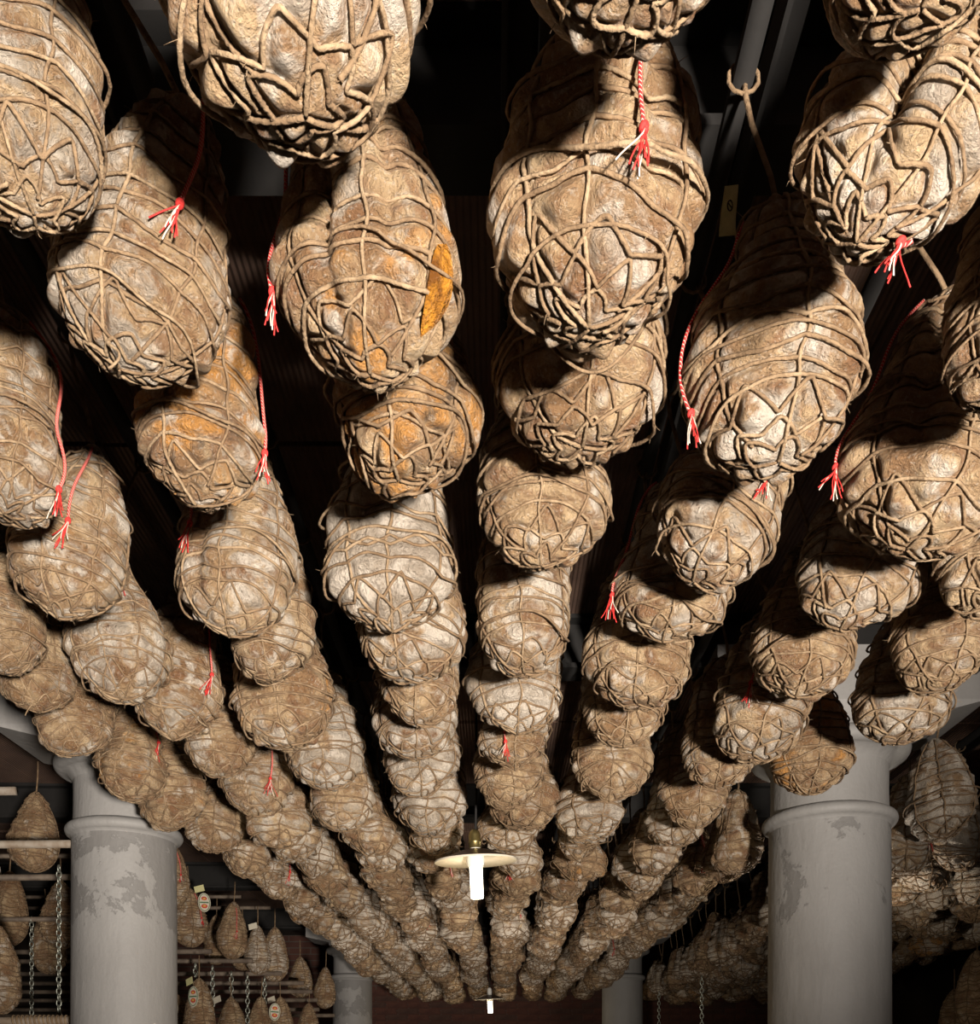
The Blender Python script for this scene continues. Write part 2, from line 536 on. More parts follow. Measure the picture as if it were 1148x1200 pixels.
# ------------------------------------------------------------------ hams
class Shape:
    """one netted ham in unit size: width 1, bottom pole at the origin, front towards -y"""
    def __init__(s, seed, L=1.7, rib_depth=0.03, hoop_depth=0.032, clefts=(), bend=0.0, bendx=0.0, n_rib=6, n_hoop=9,
                 loose=0.07, lump=0.06, flat=0.95, s0=0.33, spine=0.0, top=2.2, tw=0.0105, zig=3, chev=0.03, neck=0.3, deep=1.7):
        s.__dict__.update(locals())
        r = s.r = np.random.default_rng(seed)
        s.k = r.normal(0, 3.2, (7, 3)); s.ph = r.uniform(0, 2 * PI, 7); s.am = r.uniform(0.3, 1, 7) * lump / 2.2
        s.build_strands()

    def base(s, th, u):
        """u in 0..1 along the height fraction"""
        s0 = s.s0
        lo = u < s0
        q = np.clip((s0 - u) / s0, 0, 1)
        r1 = np.clip(1 - q ** 2.3, 0, 1) ** 0.47
        p = np.clip((u - s0) / (1 - s0), 0, 1)
        r2 = np.sqrt(np.clip(1 - p ** s.top, 0, 1)) * (1 - s.neck * p)
        r = 0.5 * np.where(lo, r1, r2)
        x, y, z = r * np.cos(th), r * np.sin(th) * s.flat, u * s.L
        n = np.stack([np.cos(th), np.sin(th), np.where(lo, -q * 1.3, p * 0.5)], -1)
        n /= np.linalg.norm(n, axis=-1, keepdims=True)
        d = np.zeros_like(x)
        P = np.stack([x, y, z], -1)
        for i in range(7):
            d = d + s.am[i] * np.sin(P @ s.k[i] + s.ph[i])
        for (ct, cw, cd) in s.clefts:
            a = np.angle(np.exp(1j * (th - ct)))
            d = d - cd * np.exp(-(a / cw) ** 2) * np.clip((u - 0.02) / 0.2, 0, 1) * np.clip((1 - u) / 0.25, 0, 1)
        d = d * np.clip(r / 0.2, 0.15, 1)
        P = P + n * d[..., None]
        zz = P[..., 2] / s.L
        P[..., 0] += s.bend * zz ** 2 * s.L
        P[..., 0] += s.bendx * np.sin(zz * PI)
        return P, n

    def u_rho(s, rho):
        """height fraction at which the bottom bowl has reached rho of its full radius"""
        rho = np.clip(rho, 0.001, 0.999)
        return s.s0 * (1 - (1 - rho ** (1 / 0.47)) ** (1 / 2.3))

    def build_strands(s):
        r = s.r
        s.str = []      # (kind, theta, u, loose, depth, closed)
        nr = s.n_rib
        rib = -PI / 2 + s.spine + np.arange(nr) * 2 * PI / nr + r.normal(0, 0.12, nr) * (np.arange(nr) > 0)
        s.rib = rib
        SEG = 150
        tt = np.linspace(0, 2 * PI, SEG, endpoint=False)
        for j in range(nr):
            pp = np.linspace(0, 1, 100)
            r0 = 0.02 if j % 2 == 0 else r.uniform(0.2, 0.45)
            us0 = s.u_rho(np.array([0.97]))[0]
            u = np.where(pp < 0.4, s.u_rho(r0 + (0.97 - r0) * pp / 0.4), us0 + (0.97 - us0) * (pp - 0.4) / 0.6)
            th = rib[j] + r.uniform(0.02, 0.06) * np.sin(u * r.uniform(5, 11) + r.uniform(0, 6)) + r.normal(0, 0.15) * (u - 0.4) + 0.03 * np.sin(u * 31 + r.uniform(0, 6))
            s.str.append(('twine_rib', th, u, np.zeros_like(u), s.rib_depth * r.uniform(0.8, 1.25), False))
        # hoops, high at the ribs, falling between them, loose at one or both flanks
        nh = s.n_hoop + 2
        us = np.linspace(0.135, 0.93, nh) + r.normal(0, 0.010, nh)
        gap = 0.63 / s.n_hoop
        srt = np.sort(np.angle(np.exp(1j * rib)))
        for k in range(nh):
            nb = np.abs(np.angle(np.exp(1j * (tt[:, None] - srt[None])))).min(1) / (PI / nr)
            sg = s.chev * r.uniform(0.2, 1.3) * (1 if r.random() < 0.8 else -1) * (0.6 if us[k] < 0.25 else 1)
            u = us[k] - sg * np.clip(nb, 0, 1) ** 0.8 + 0.014 * np.sin(tt + r.uniform(0, 6)) + 0.006 * np.sin(3 * tt + r.uniform(0, 6)) + 0.002 * np.sin(9 * tt + r.uniform(0, 6))
            lo = np.zeros_like(tt)
            for c in (PI, 0.0, None):
                if r.random() < (0.7 if c is not None else 0.15):
                    c0 = (c if c is not None else r.uniform(0, 2 * PI)) + r.normal(0, 0.25)
                    wdt = np.maximum(0, np.cos(tt - c0)) ** r.uniform(4, 9)
                    lo = np.maximum(lo, wdt * s.loose * r.uniform(0.1, 1.0))
            u = u - lo * r.uniform(0.2, 0.7)
            s.str.append(('twine_hoop', tt, np.clip(u, 0.09, 0.97), lo, s.hoop_depth * r.uniform(0.7, 1.3), True))
        # web of zigzag loops around the bottom
        zz = np.linspace(0.20, 0.84, s.zig + 1)
        for k in range(s.zig):
            c = 0.5 * (zz[k] + zz[k + 1])
            amp = (zz[k + 1] - zz[k]) * 0.50
            m = nr if k > 0 else max(3, nr - 2)
            ph = r.uniform(0, 0.5) + (PI if k % 2 else 0)
            tri = 2 / PI * np.arcsin(np.sin(m * (tt - rib[0]) + ph) * 0.985)
            rho = c + amp * tri * (1 + 0.45 * np.sin(2 * tt + r.uniform(0, 6))) + 0.03 * np.sin(tt + r.uniform(0, 6))
            lo = np.maximum(0, np.cos(tt - r.uniform(0, 6))) ** 6 * s.loose * r.uniform(0, 0.4)
            s.str.append(('twine_loop', tt, s.u_rho(rho), lo, s.hoop_depth * r.uniform(0.8, 1.3), True))
        # one or two stray loops lying loosely round the belly
        for k in range(1):
            c = r.uniform(0.12, 0.4)
            a, f = r.uniform(0.02, 0.06), r.integers(1, 3)
            u = c + a * np.sin(f * tt + r.uniform(0, 6)) + 0.01 * np.sin(5 * tt + r.uniform(0, 6))
            c0 = r.choice([0, PI]) + r.normal(0, 0.5)
            lo = 0.002 + np.maximum(0, np.cos(tt - c0)) ** 3 * s.loose * r.uniform(0.3, 1.0)
            s.str.append(('twine_loop', tt, np.clip(u - lo * 0.4, 0.03, 0.9), lo, 0.02, True))

    def damp(s, P):
        return 0.30 + 0.70 * np.clip(np.hypot(P[..., 0], P[..., 1]) / 0.30, 0, 1)

    def strand_pts(s, st, step=1):
        kind, th, u, lo, dp, cl = st
        th, u, lo = th[::step], u[::step], lo[::step]
        P, n = s.base(th, u)
        return P + n * (lo - dp * 0.62 * s.deep * s.damp(P) + s.tw * 0.85)[:, None]

    def body(s, nu, nv):
        a = np.linspace(0, 1, nv + 1)
        # denser near the bottom pole
        u = np.where(a < 0.5, s.s0 * (1 - np.cos(a * PI)) , s.s0 + (1 - s.s0) * np.sin((a - 0.5) * PI))
        u = np.clip(u, 0.0004, 0.9996)
        th = np.linspace(0, 2 * PI, nu, endpoint=False)
        U, T = np.meshgrid(u, th, indexing='ij')
        P, n = s.base(T, U)
        pts, dep = [], []
        for st in s.str:
            kind, tth, tu, lo, dp, cl = st
            if dp < 0.01: continue
            m = len(tth)
            if cl:
                x = np.arange(0, m, 1 / 3.0)
                i = x.astype(int); fr = x - i; i2 = (i + 1) % m
                T2 = tth[i] + np.angle(np.exp(1j * (tth[i2] - tth[i]))) * fr
                U2 = tu[i] * (1 - fr) + tu[i2] * fr
                L2 = lo[i] * (1 - fr) + lo[i2] * fr
            else:
                x = np.linspace(0, m - 1, m * 3)
                T2 = np.interp(x, np.arange(m), tth); U2 = np.interp(x, np.arange(m), tu); L2 = np.interp(x, np.arange(m), lo)
            p2, n2 = s.base(T2, U2)
            pts.append(p2 + n2 * (L2 * 1.5)[:, None]); dep.append(np.full(len(p2), dp))
        pts = np.concatenate(pts); dep = np.concatenate(dep)
        kd = kdtree.KDTree(len(pts))
        for i, p in enumerate(pts): kd.insert(p, i)
        kd.balance()
        V = P.reshape(-1, 3); nn = n.reshape(-1, 3)
        disp = np.empty(len(V))
        damp = s.damp(P).reshape(-1)
        for i, p in enumerate(V):
            co, ix, d = kd.find(p)
            disp[i] = -dep[ix] * s.deep * damp[i] * math.exp(-(d / 0.046) ** 1.2) + 0.036 * damp[i] * (1 - math.exp(-(d / 0.085) ** 2))
        # soften the creases, most of all where the strands crowd together at the poles
        g = disp.reshape(nv + 1, nu)
        for it in range(1):
            g = 0.5 * g + 0.125 * (np.roll(g, 1, 1) + np.roll(g, -1, 1)) + 0.125 * (np.vstack([g[:1], g[:-1]]) + np.vstack([g[1:], g[-1:]]))
        few = max(2, nv // 12)
        for it in range(6):
            g[:few] = (g[:few] + np.roll(g[:few], 1, 1) + np.roll(g[:few], -1, 1)) / 3
        disp = g.ravel()
        # crumbly small lumps
        k2 = s.r.normal(0, 19, (6, 3)); p2 = s.r.uniform(0, 6, 6)
        for i in range(6): disp += 0.0018 * np.sin(V @ k2[i] + p2[i])
        V = V + nn * disp[:, None]
        i = np.arange(nv)[:, None] * nu
        j = np.arange(nu)[None]
        kx = (j + 1) % nu
        q = np.stack([i + j, i + kx, i + nu + kx, i + nu + j], -1).reshape(-1, 4)
        c0 = V[:nu].mean(0); c1 = V[-nu:].mean(0)
        V[:nu] = c0; V[-nu:] = c1      # close both poles
        return V, q

    def top_point(s):
        P, n = s.base(np.array([0.0, PI]), np.array([0.985, 0.985]))
        return P.mean(0)

    def surf(s, th, u, off=0.0):
        P, n = s.base(np.atleast_1d(th).astype(float), np.atleast_1d(u).astype(float))
        return P + n * np.atleast_1d(off)[:, None]


def rod_at(row, d):
    if row in 'abcdef': return 1.66 + 'abcdef'.index(row) * 0.31
    xa, xb = ROWX[row]; p0 = ROWP[row]
    return float(np.interp(d, (-1.5, 3, 6, 11.1), (p0, (p0 + xa) / 2, (xa + xb) / 2, xb)))


def cord_to_rod(root, top_local, mat, row):
    """hanging cord from the gathered top of the casing straight up to the rod, built in the ham's own frame"""
    mw = Matrix.LocRotScale(root.location, root.rotation_euler, root.scale)
    tw = mw @ Vector(top_local)
    end = Vector((rod_at(row, tw.y), tw.y, ROD_Z + 0.006))
    inv = mw.inverted()
    sc = root.scale[0]
    pts = []
    zlen = end.z - tw.z
    for k in range(7):
        f = k / 6
        pts.append(inv @ Vector((tw.x + (end.x - tw.x) * f + 0.006 * math.sin(f * 6.28), tw.y, tw.z - 0.03 + (zlen + 0.03) * f)))
    # hook eye round the rod
    mb = MB().tube([tuple(p) for p in pts], 0.0042 / sc, 5)
    ring = [inv @ (end + Vector((0.022 * math.sin(a), 0, 0.012 + 0.022 * math.cos(a) - 0.022))) for a in np.linspace(0, 2 * PI, 10, endpoint=False)]
    mb.tube([tuple(p) for p in ring], 0.0035 / sc, 4, True)
    o = link('hanging_cord', mb.mesh('hanging_cord'), mat, root)
    return o, Vector((tw.x, tw.y))


def tassel(root, shape, th, u_end, sc, seed=0, start=0.88):
    """red and white cord that hangs down the ham to a knot and a frayed tuft"""
    r = np.random.default_rng(seed)
    u = np.linspace(start, u_end, 24)
    t = th + 0.05 * np.sin(np.linspace(0, 5, 24) + seed)
    p = shape.surf(t, u, np.full(24, 0.028))
    # hang as a plumb line once off the shoulder: never inside the body
    cd = link('red_cord', MB().tube(p, 0.0026 / sc, 6).mesh('red_cord'), M['cord'], root)
    e = p[-1]
    a = np.linspace(0, 2.2 * PI, 16)
    kn = np.stack([e[0] + 0.010 * np.cos(a), e[1] - 0.004 + 0.008 * np.sin(a), e[2] - 0.012 * np.sin(a * 0.9)], -1)
    link('cord_knot', MB().tube(kn, 0.0034 / sc, 6).mesh('cord_knot'), M['red'], cd)
    for c, m, nm in ((7, 'red', 'red_tuft'), (3, 'white_thread', 'white_tuft')):
        mb = MB()
        for k in range(c):
            f = np.linspace(0, 1, 7)
            dx, dy, ln = r.normal(0, 0.045), r.normal(0, 0.010), r.uniform(0.16, 0.27)
            mb.tube(np.stack([e[0] + dx * f ** 1.3 + 0.008 * np.sin(f * 5 + k), e[1] - 0.006 - 0.05 * f + dy * f, e[2] - ln * f], -1), 0.0010 / sc, 4)
        link(nm, mb.mesh(nm), M[m], cd)


def find(root, shape, x, y, off=0.03):
    """surface point (theta, u) on the camera side of a ham nearest to where the photo shows a detail"""
    th, u = np.meshgrid(np.linspace(-PI, 0, 73), np.linspace(0.03, 0.92, 90), indexing='ij')
    P = shape.surf(th.ravel(), u.ravel(), np.full(th.size, off))
    A = np.array(Matrix.LocRotScale(root.location, root.rotation_euler, root.scale))
    Q = P @ A[:3, :3].T + A[:3, 3]
    X = VX + F * Q[:, 0] / Q[:, 1]
    Y = VY - F * (Q[:, 2] - CZ) / Q[:, 1]
    i = int(np.argmin((X - x) ** 2 + (Y - y) ** 2 - 0.002 * 0))
    return th.ravel()[i], u.ravel()[i]


def stray_fibres(root, shape, n, seed):
    r = np.random.default_rng(seed)
    mb = MB()
    for k in range(n):
        st = shape.str[r.integers(len(shape.str))]
        i = r.integers(len(st[1]))
        p = shape.strand_pts(st)[i]
        out = shape.surf(st[1][i], st[2][i], 0.1)[0] - shape.surf(st[1][i], st[2][i], 0.0)[0]
        d = out / 0.1 + r.normal(0, 0.7, 3)
        d = d / np.linalg.norm(d) * r.uniform(0.015, 0.05)
        d2 = r.normal(0, 0.012, 3)
        f = np.linspace(0, 1, 4)[:, None]
        mb.tube(p + d * f + d2 * f * f, np.array([0.0022, 0.002, 0.0014, 0.0008]), 3)
    o = link('stray_fibres', mb.mesh('stray_fibres'), M['twine_pale'], root)
    o['kind'] = 'stuff'


def twine_end(root, shape, th, u, seed):
    """a cut end of twine that curls away from the net"""
    r = np.random.default_rng(seed)
    p = shape.surf(th, u, 0.0)[0]
    f = np.linspace(0, 1, 16)
    a = r.uniform(0, 6)
    q = np.stack([p[0] + 0.05 * np.sin(f * 5 + a) - 0.05 * math.sin(a), p[1] - 0.03 * f, p[2] - 0.14 * f + 0.05 * np.sin(f * 4) * f], -1)
    link('twine_end', MB().tube(q, 0.0105 * (1 - 0.2 * f), 5).mesh('twine_end'), M['twine_pale'], root)


ham_n = 0


def build_ham(root, shape, nu, nv, step, sides, color, split=True, fibres=40):
    v, q = shape.body(nu, nv)
    b = link('casing', np_mesh('casing', v, q), M['casing'], root)
    b.color = (*color, 1)
    if split:
        for i, st in enumerate(shape.str):
            P = shape.strand_pts(st, step)
            tv, tq, tt = tube(P, shape.tw * (0.9 + 0.25 * shape.r.random()), sides, st[5], 0.22)
            link(st[0], np_mesh(st[0], tv, tq, True, tt), M['twine'] if (i % 3) else M['twine_pale'], root)
    else:
        mb = MB()
        for st in shape.str:
            mb.tube(shape.strand_pts(st, step), shape.tw * 1.1, sides, st[5])
        link('twine_net', mb.mesh('twine_net'), M['twine'], root)
    if fibres: stray_fibres(root, shape, fibres, shape.seed + 900)


def solve(x, yb, w, h):
    """pixel centre, lowest outline pixel, pixel width and height of the bottom above the lens -> depth, X, real width"""
    D = F * h / (VY - yb)
    for _ in range(30):
        W = w * D / F
        r = 0.42 * W
        e = math.atan((VY - yb) / F) + math.asin(r / math.hypot(h + r, D))
        D = (h + r) / math.tan(e)
    return D, (x - VX) / F * D, w * D / F


GROUP = 'net tied cured hams hanging in rows'
HB = 0.88
rows = {k: [] for k in 'LARSTMNO'}

# the hams near the camera, one entry each:
# row, x, bottom y, width (pixels), bottom height over the lens, roll (deg, + leans the top right), pitch, tone (orange, mould, dark), shape options, label
T = dict
NEAR = [
    ('A', 748, 57, 300, .88, 0, 0, (.1, .6, .2), T(L=1.6, n_rib=7), 'netted cured ham cut off by the top edge above the large central ham', {}),
    ('A', 690, 412, 236, .88, 3, 0, (.28, .55, .12), T(L=1.72, n_rib=7, n_hoop=9, rib_depth=.04, hoop_depth=.045, loose=.10, spine=-.12, clefts=((-1.0, .16, .04),), lump=.06), 'largest central pale netted ham with a red and white tassel', {'tassel': (757, 150)}),
    ('A', 682, 540, 186, .95, 0, 0, (.3, .55, .2), T(L=1.6, rib_depth=.04, loose=.09, n_rib=7), 'netted ham half hidden right below the largest central ham', {}),
    ('A', 634, 673, 150, .90, 0, 0, (.25, .5, .15), T(L=1.6, n_rib=6, chev=.035, spine=-.1), 'round brown netted ham, third down the row under the largest central ham', {}),
    ('A', 614, 794, 122, .88, 0, 0, (.25, .65, .1), T(L=1.7, spine=-.1, clefts=((-1.9, .2, .05),)), 'long netted ham below the round brown one, fourth down the central row', {}),
    ('A', 606, 864, 108, .88, 0, 0, (.1, .9, .1), T(L=1.6, n_rib=7), 'pale mouldy netted ham, fifth down the central row', {}),
    ('A', 603, 906, 90, .88, 0, 0, (.2, .5, .3), T(), None, {'tassel': (595, 868)}),
    ('A', 600, 945, 86, .88, 0, 0, (.2, .5, .3), T(), None, {}),
    ('L', 358, 192, 316, .88, -4, 0, (.3, .62, .1), T(L=1.6, n_rib=6, hoop_depth=.04, rib_depth=.04, loose=.09, lump=.08, flat=.95, spine=.25), 'big netted ham with bulging cells hanging at the upper left of centre', {}),
    ('L', 434, 460, 206, .88, -3, 0, (.55, .55, .08), T(L=1.72, n_rib=6, n_hoop=8, rib_depth=.03, hoop_depth=.035, loose=.05, spine=.1, clefts=((-2.05, .13, .09), (-1.15, .13, .05)), chev=.01), 'lobed tan netted ham with a torn yellow patch on its right', {'torn': (519, 342), 'tassel': (316, 348)}),
    ('L', 467, 577, 184, .93, 0, 0, (.85, .35, .6), T(L=1.25, rib_depth=.05, hoop_depth=.05, loose=.09, spine=.02, s0=.42, lump=.08), 'squat orange brown ham with black mould tied under the lobed tan ham', {}),
    ('L', 460, 748, 152, .89, 0, 0, (.08, .95, .12), T(L=1.55, n_rib=7, n_hoop=9, hoop_depth=.022, rib_depth=.025, loose=.10, chev=.05, spine=.05), 'whitest mould covered ham, fourth in the row left of the centre', {}),
    ('L', 472, 798, 128, .89, 8, 0, (.2, .7, .2), T(L=1.5), 'dusty netted ham peeping out under the whitest mould covered ham', {}),
    ('L', 487, 852, 108, .88, 5, 0, (.3, .6, .2), T(), None, {}),
    ('L', 487, 890, 96, .88, 0, 0, (.2, .75, .2), T(), None, {}),
    ('L', 494, 935, 92, .88, 0, 0, (.15, .8, .1), T(), None, {}),
    ('L', 503, 980, 88, .88, 0, 0, (.1, .85, .1), T(), None, {}),
    ('R', 1080, 62, 250, .88, 5, 0, (.1, .4, .3), T(L=1.5), 'dark netted ham bottom at the top right corner', {}),
    ('R', 1003, 318, 235, .88, 25, 0, (.08, .68, .2), T(L=1.6, n_rib=7, rib_depth=.04, hoop_depth=.045, loose=.11, clefts=((-1.95, .22, .20),), lump=.07, spine=.35), 'grey netted ham with a deep cleft, leaning at the upper right', {'tassel': (1020, 305), 'start': .05}),
    ('R', 912, 558, 200, .88, 0, 0, (.25, .58, .08), T(L=1.5, n_rib=6, n_hoop=9, rib_depth=.04, hoop_depth=.04, loose=.08, spine=.05, chev=.03), 'upright pale netted ham with a yellow paper slip at its top', {'slip': True, 'tassel': (803, 486)}),
    ('R', 812, 690, 150, .89, 22, 0, (.12, .7, .25), T(L=1.6, loose=.08, n_rib=6), 'slanting greyish netted ham below the pale one with the paper slip', {'tassel': (900, 560)}),
    ('R', 776, 758, 128, .90, 8, 0, (.12, .7, .25), T(L=1.5, loose=.08), 'crumpled netted ham under the slanting greyish one, right of centre', {'tassel': (704, 700)}),
    ('R', 746, 828, 116, .88, 4, 0, (.2, .5, .25), T(), None, {}),
    ('R', 730, 878, 104, .88, 0, 0, (.2, .5, .35), T(), None, {}),
    ('R', 713, 942, 90, .88, 0, 0, (.2, .5, .35), T(), None, {}),
    ('S', 1190, 492, 170, .88, 0, 0, (.5, .3, .3), T(L=1.5), 'brown netted ham cut by the right edge beside the leaning cleft ham', {}),
    ('S', 1062, 655, 178, .88, 10, 0, (.12, .5, .3), T(L=1.75, rib_depth=.035, loose=.06, spine=.2, clefts=((-2.0, .2, .07),)), 'large shadowed ham with lit underside near the right edge', {'tassel': (975, 545)}),
    ('S', 984, 745, 148, .89, 20, 0, (.08, .7, .25), T(L=1.6, loose=.06), 'slanting netted ham below the large shadowed ham near the right edge', {}),
    ('S', 932, 822, 126, .88, 5, 0, (.3, .55, .2), T(L=1.5), 'netted ham with orange flecks, below the slanting one on the right', {}),
    ('S', 882, 887, 116, .88, 10, 0, (.12, .7, .2), T(L=1.5), 'wide pale netted ham left of the right column capital', {'tassel': (877, 800)}),
    ('S', 838, 925, 92, .88, 5, 0, (.12, .6, .2), T(), None, {}),
    ('S', 815, 972, 86, .88, 0, 0, (.12, .5, .3), T(), None, {}),
    ('T', 1168, 714, 150, .88, 0, 0, (.12, .5, .35), T(L=1.5), 'netted ham cut by the right edge below the large shadowed ham', {}),
    ('T', 1108, 812, 122, .88, 0, 0, (.2, .5, .25), T(L=1.5), 'netted ham near the right edge above the right column', {}),
    ('T', 1051, 874, 122, .88, 5, 0, (.12, .7, .2), T(L=1.4), 'wide netted ham hanging right in front of the right column capital', {}),
    ('T', 947, 933, 96, .88, 0, 0, (.75, .25, .3), T(L=1.5, n_rib=7), 'orange banded ham overlapping the neck of the right column', {}),
    ('M', 40, 282, 205, .88, -8, 0, (.25, .72, .2), T(L=1.7, n_rib=7, n_hoop=9, loose=.08, hoop_depth=.03, lump=.06), 'big netted ham at the upper left corner cut by the edge', {'end': (-1.9, .02)}),
    ('M', 140, 434, 188, .88, 16, 0, (.3, .62, .12), T(L=1.7, n_rib=7, rib_depth=.035, hoop_depth=.04, loose=.06, spine=-.1), 'leaning ham with red cord, second down at the upper left', {'tassel': (216, 242), 'end': (-1.5, .02)}),
    ('M', 230, 604, 154, .88, 4, 0, (.75, .5, .5), T(L=1.7, n_rib=6, n_hoop=8, hoop_depth=.045, rib_depth=.04, loose=.06, spine=-.35), 'orange brown ham with black stained side, third down on the left', {'tassel': (313, 535)}),
    ('M', 269, 752, 136, .89, 6, 0, (.1, .65, .2), T(L=1.7, n_rib=7, loose=.08, clefts=((-2.1, .2, .08),)), 'grey netted ham with hollow side under the orange brown ham', {'tassel': (222, 612)}),
    ('M', 318, 784, 100, .89, 0, 0, (.1, .55, .2), T(), None, {}),
    ('M', 340, 876, 118, .88, -6, 0, (.5, .5, .15), T(L=1.5), 'netted ham with a rusty patch left of the whitest ham', {}),
    ('M', 383, 926, 90, .88, -5, 0, (.1, .8, .1), T(), None, {}),
    ('M', 400, 975, 84, .88, 0, 0, (.1, .7, .2), T(), None, {}),
    ('N', 5, 612, 142, .88, 0, 0, (.3, .65, .1), T(L=1.7, n_rib=8, loose=.05), 'netted ham cut by the left edge beside the orange brown ham', {'tassel': (72, 575)}),
    ('N', 68, 732, 138, .88, 12, 0, (.35, .65, .1), T(L=1.5, n_rib=7, hoop_depth=.03), 'broad netted ham with yellow stain near the left edge', {'tassel': (82, 610)}),
    ('N', 142, 824, 106, .88, -6, 0, (.2, .7, .1), T(L=1.8, n_rib=7), 'long netted ham below the broad yellow stained one', {'tassel': (136, 675)}),
    ('N', 203, 871, 108, .88, 6, 0, (.3, .65, .1), T(L=1.7, n_rib=7), 'netted ham with a red tassel above the left column', {'tassel': (247, 790)}),
    ('N', 258, 912, 84, .88, 0, 0, (.1, .6, .3), T(), None, {}),
    ('N', 296, 958, 82, .88, 0, 0, (.1, .6, .2), T(), None, {'tassel': (318, 912)}),
    ('O', 6, 792, 100, .88, 0, 0, (.3, .6, .1), T(), None, {}),
    ('O', 48, 838, 92, .88, -8, 0, (.2, .5, .2), T(), None, {'end': (-2, .03)}),
    ('O', 98, 886, 88, .88, -12, 0, (.2, .6, .2), T(), None, {}),
    ('O', 148, 938, 86, .88, 8, 0, (.6, .4, .2), T(L=1.4, n_rib=7), 'orange ham overlapping the neck of the left column', {'tassel': (185, 870)}),
    ('O', 205, 972, 80, .88, -10, 0, (.4, .5, .2), T(), None, {}),
]
ROWX = {   # far course of each row: X at depth 3 and at depth 10
    'L': (-0.245, -0.17), 'A': (0.055, 0.10), 'R': (0.345, 0.36), 'S': (0.675, 0.63), 'T': (1.02, 0.92),
    'M': (-0.52, -0.43), 'N': (-0.80, -0.69), 'O': (-1.09, -0.96),
}
ROWTXT = {
    'L': 'in the row just left of the hanging lamps', 'A': 'in the row just right of the hanging lamps',
    'R': 'in the second row right of the lamps', 'S': 'in the third row right of the lamps', 'T': 'in the fourth row right of the lamps',
    'M': 'in the second row left of the lamps', 'N': 'in the third row left of the lamps', 'O': 'in the row beside the left column',
    'a': 'in the nearest row beyond the right column', 'b': 'in the second row beyond the right column', 'c': 'in the third row beyond the right column',
    'd': 'in the fourth row beyond the right column', 'e': 'in the fifth row beyond the right column', 'f': 'in the sixth row beyond the right column',
}
ORD = ['first', 'second', 'third', 'fourth', 'fifth', 'sixth', 'seventh', 'eighth', 'ninth', 'tenth', 'eleventh', 'twelfth', 'thirteenth', 'fourteenth',
       'fifteenth', 'sixteenth', 'seventeenth', 'eighteenth', 'nineteenth', 'twentieth', 'twenty-first', 'twenty-second', 'twenty-third', 'twenty-fourth',
       'twenty-fifth', 'twenty-sixth', 'twenty-seventh', 'twenty-eighth', 'twenty-ninth', 'thirtieth', 'thirty-first', 'thirty-second', 'thirty-third', 'thirty-fourth', 'thirty-fifth']

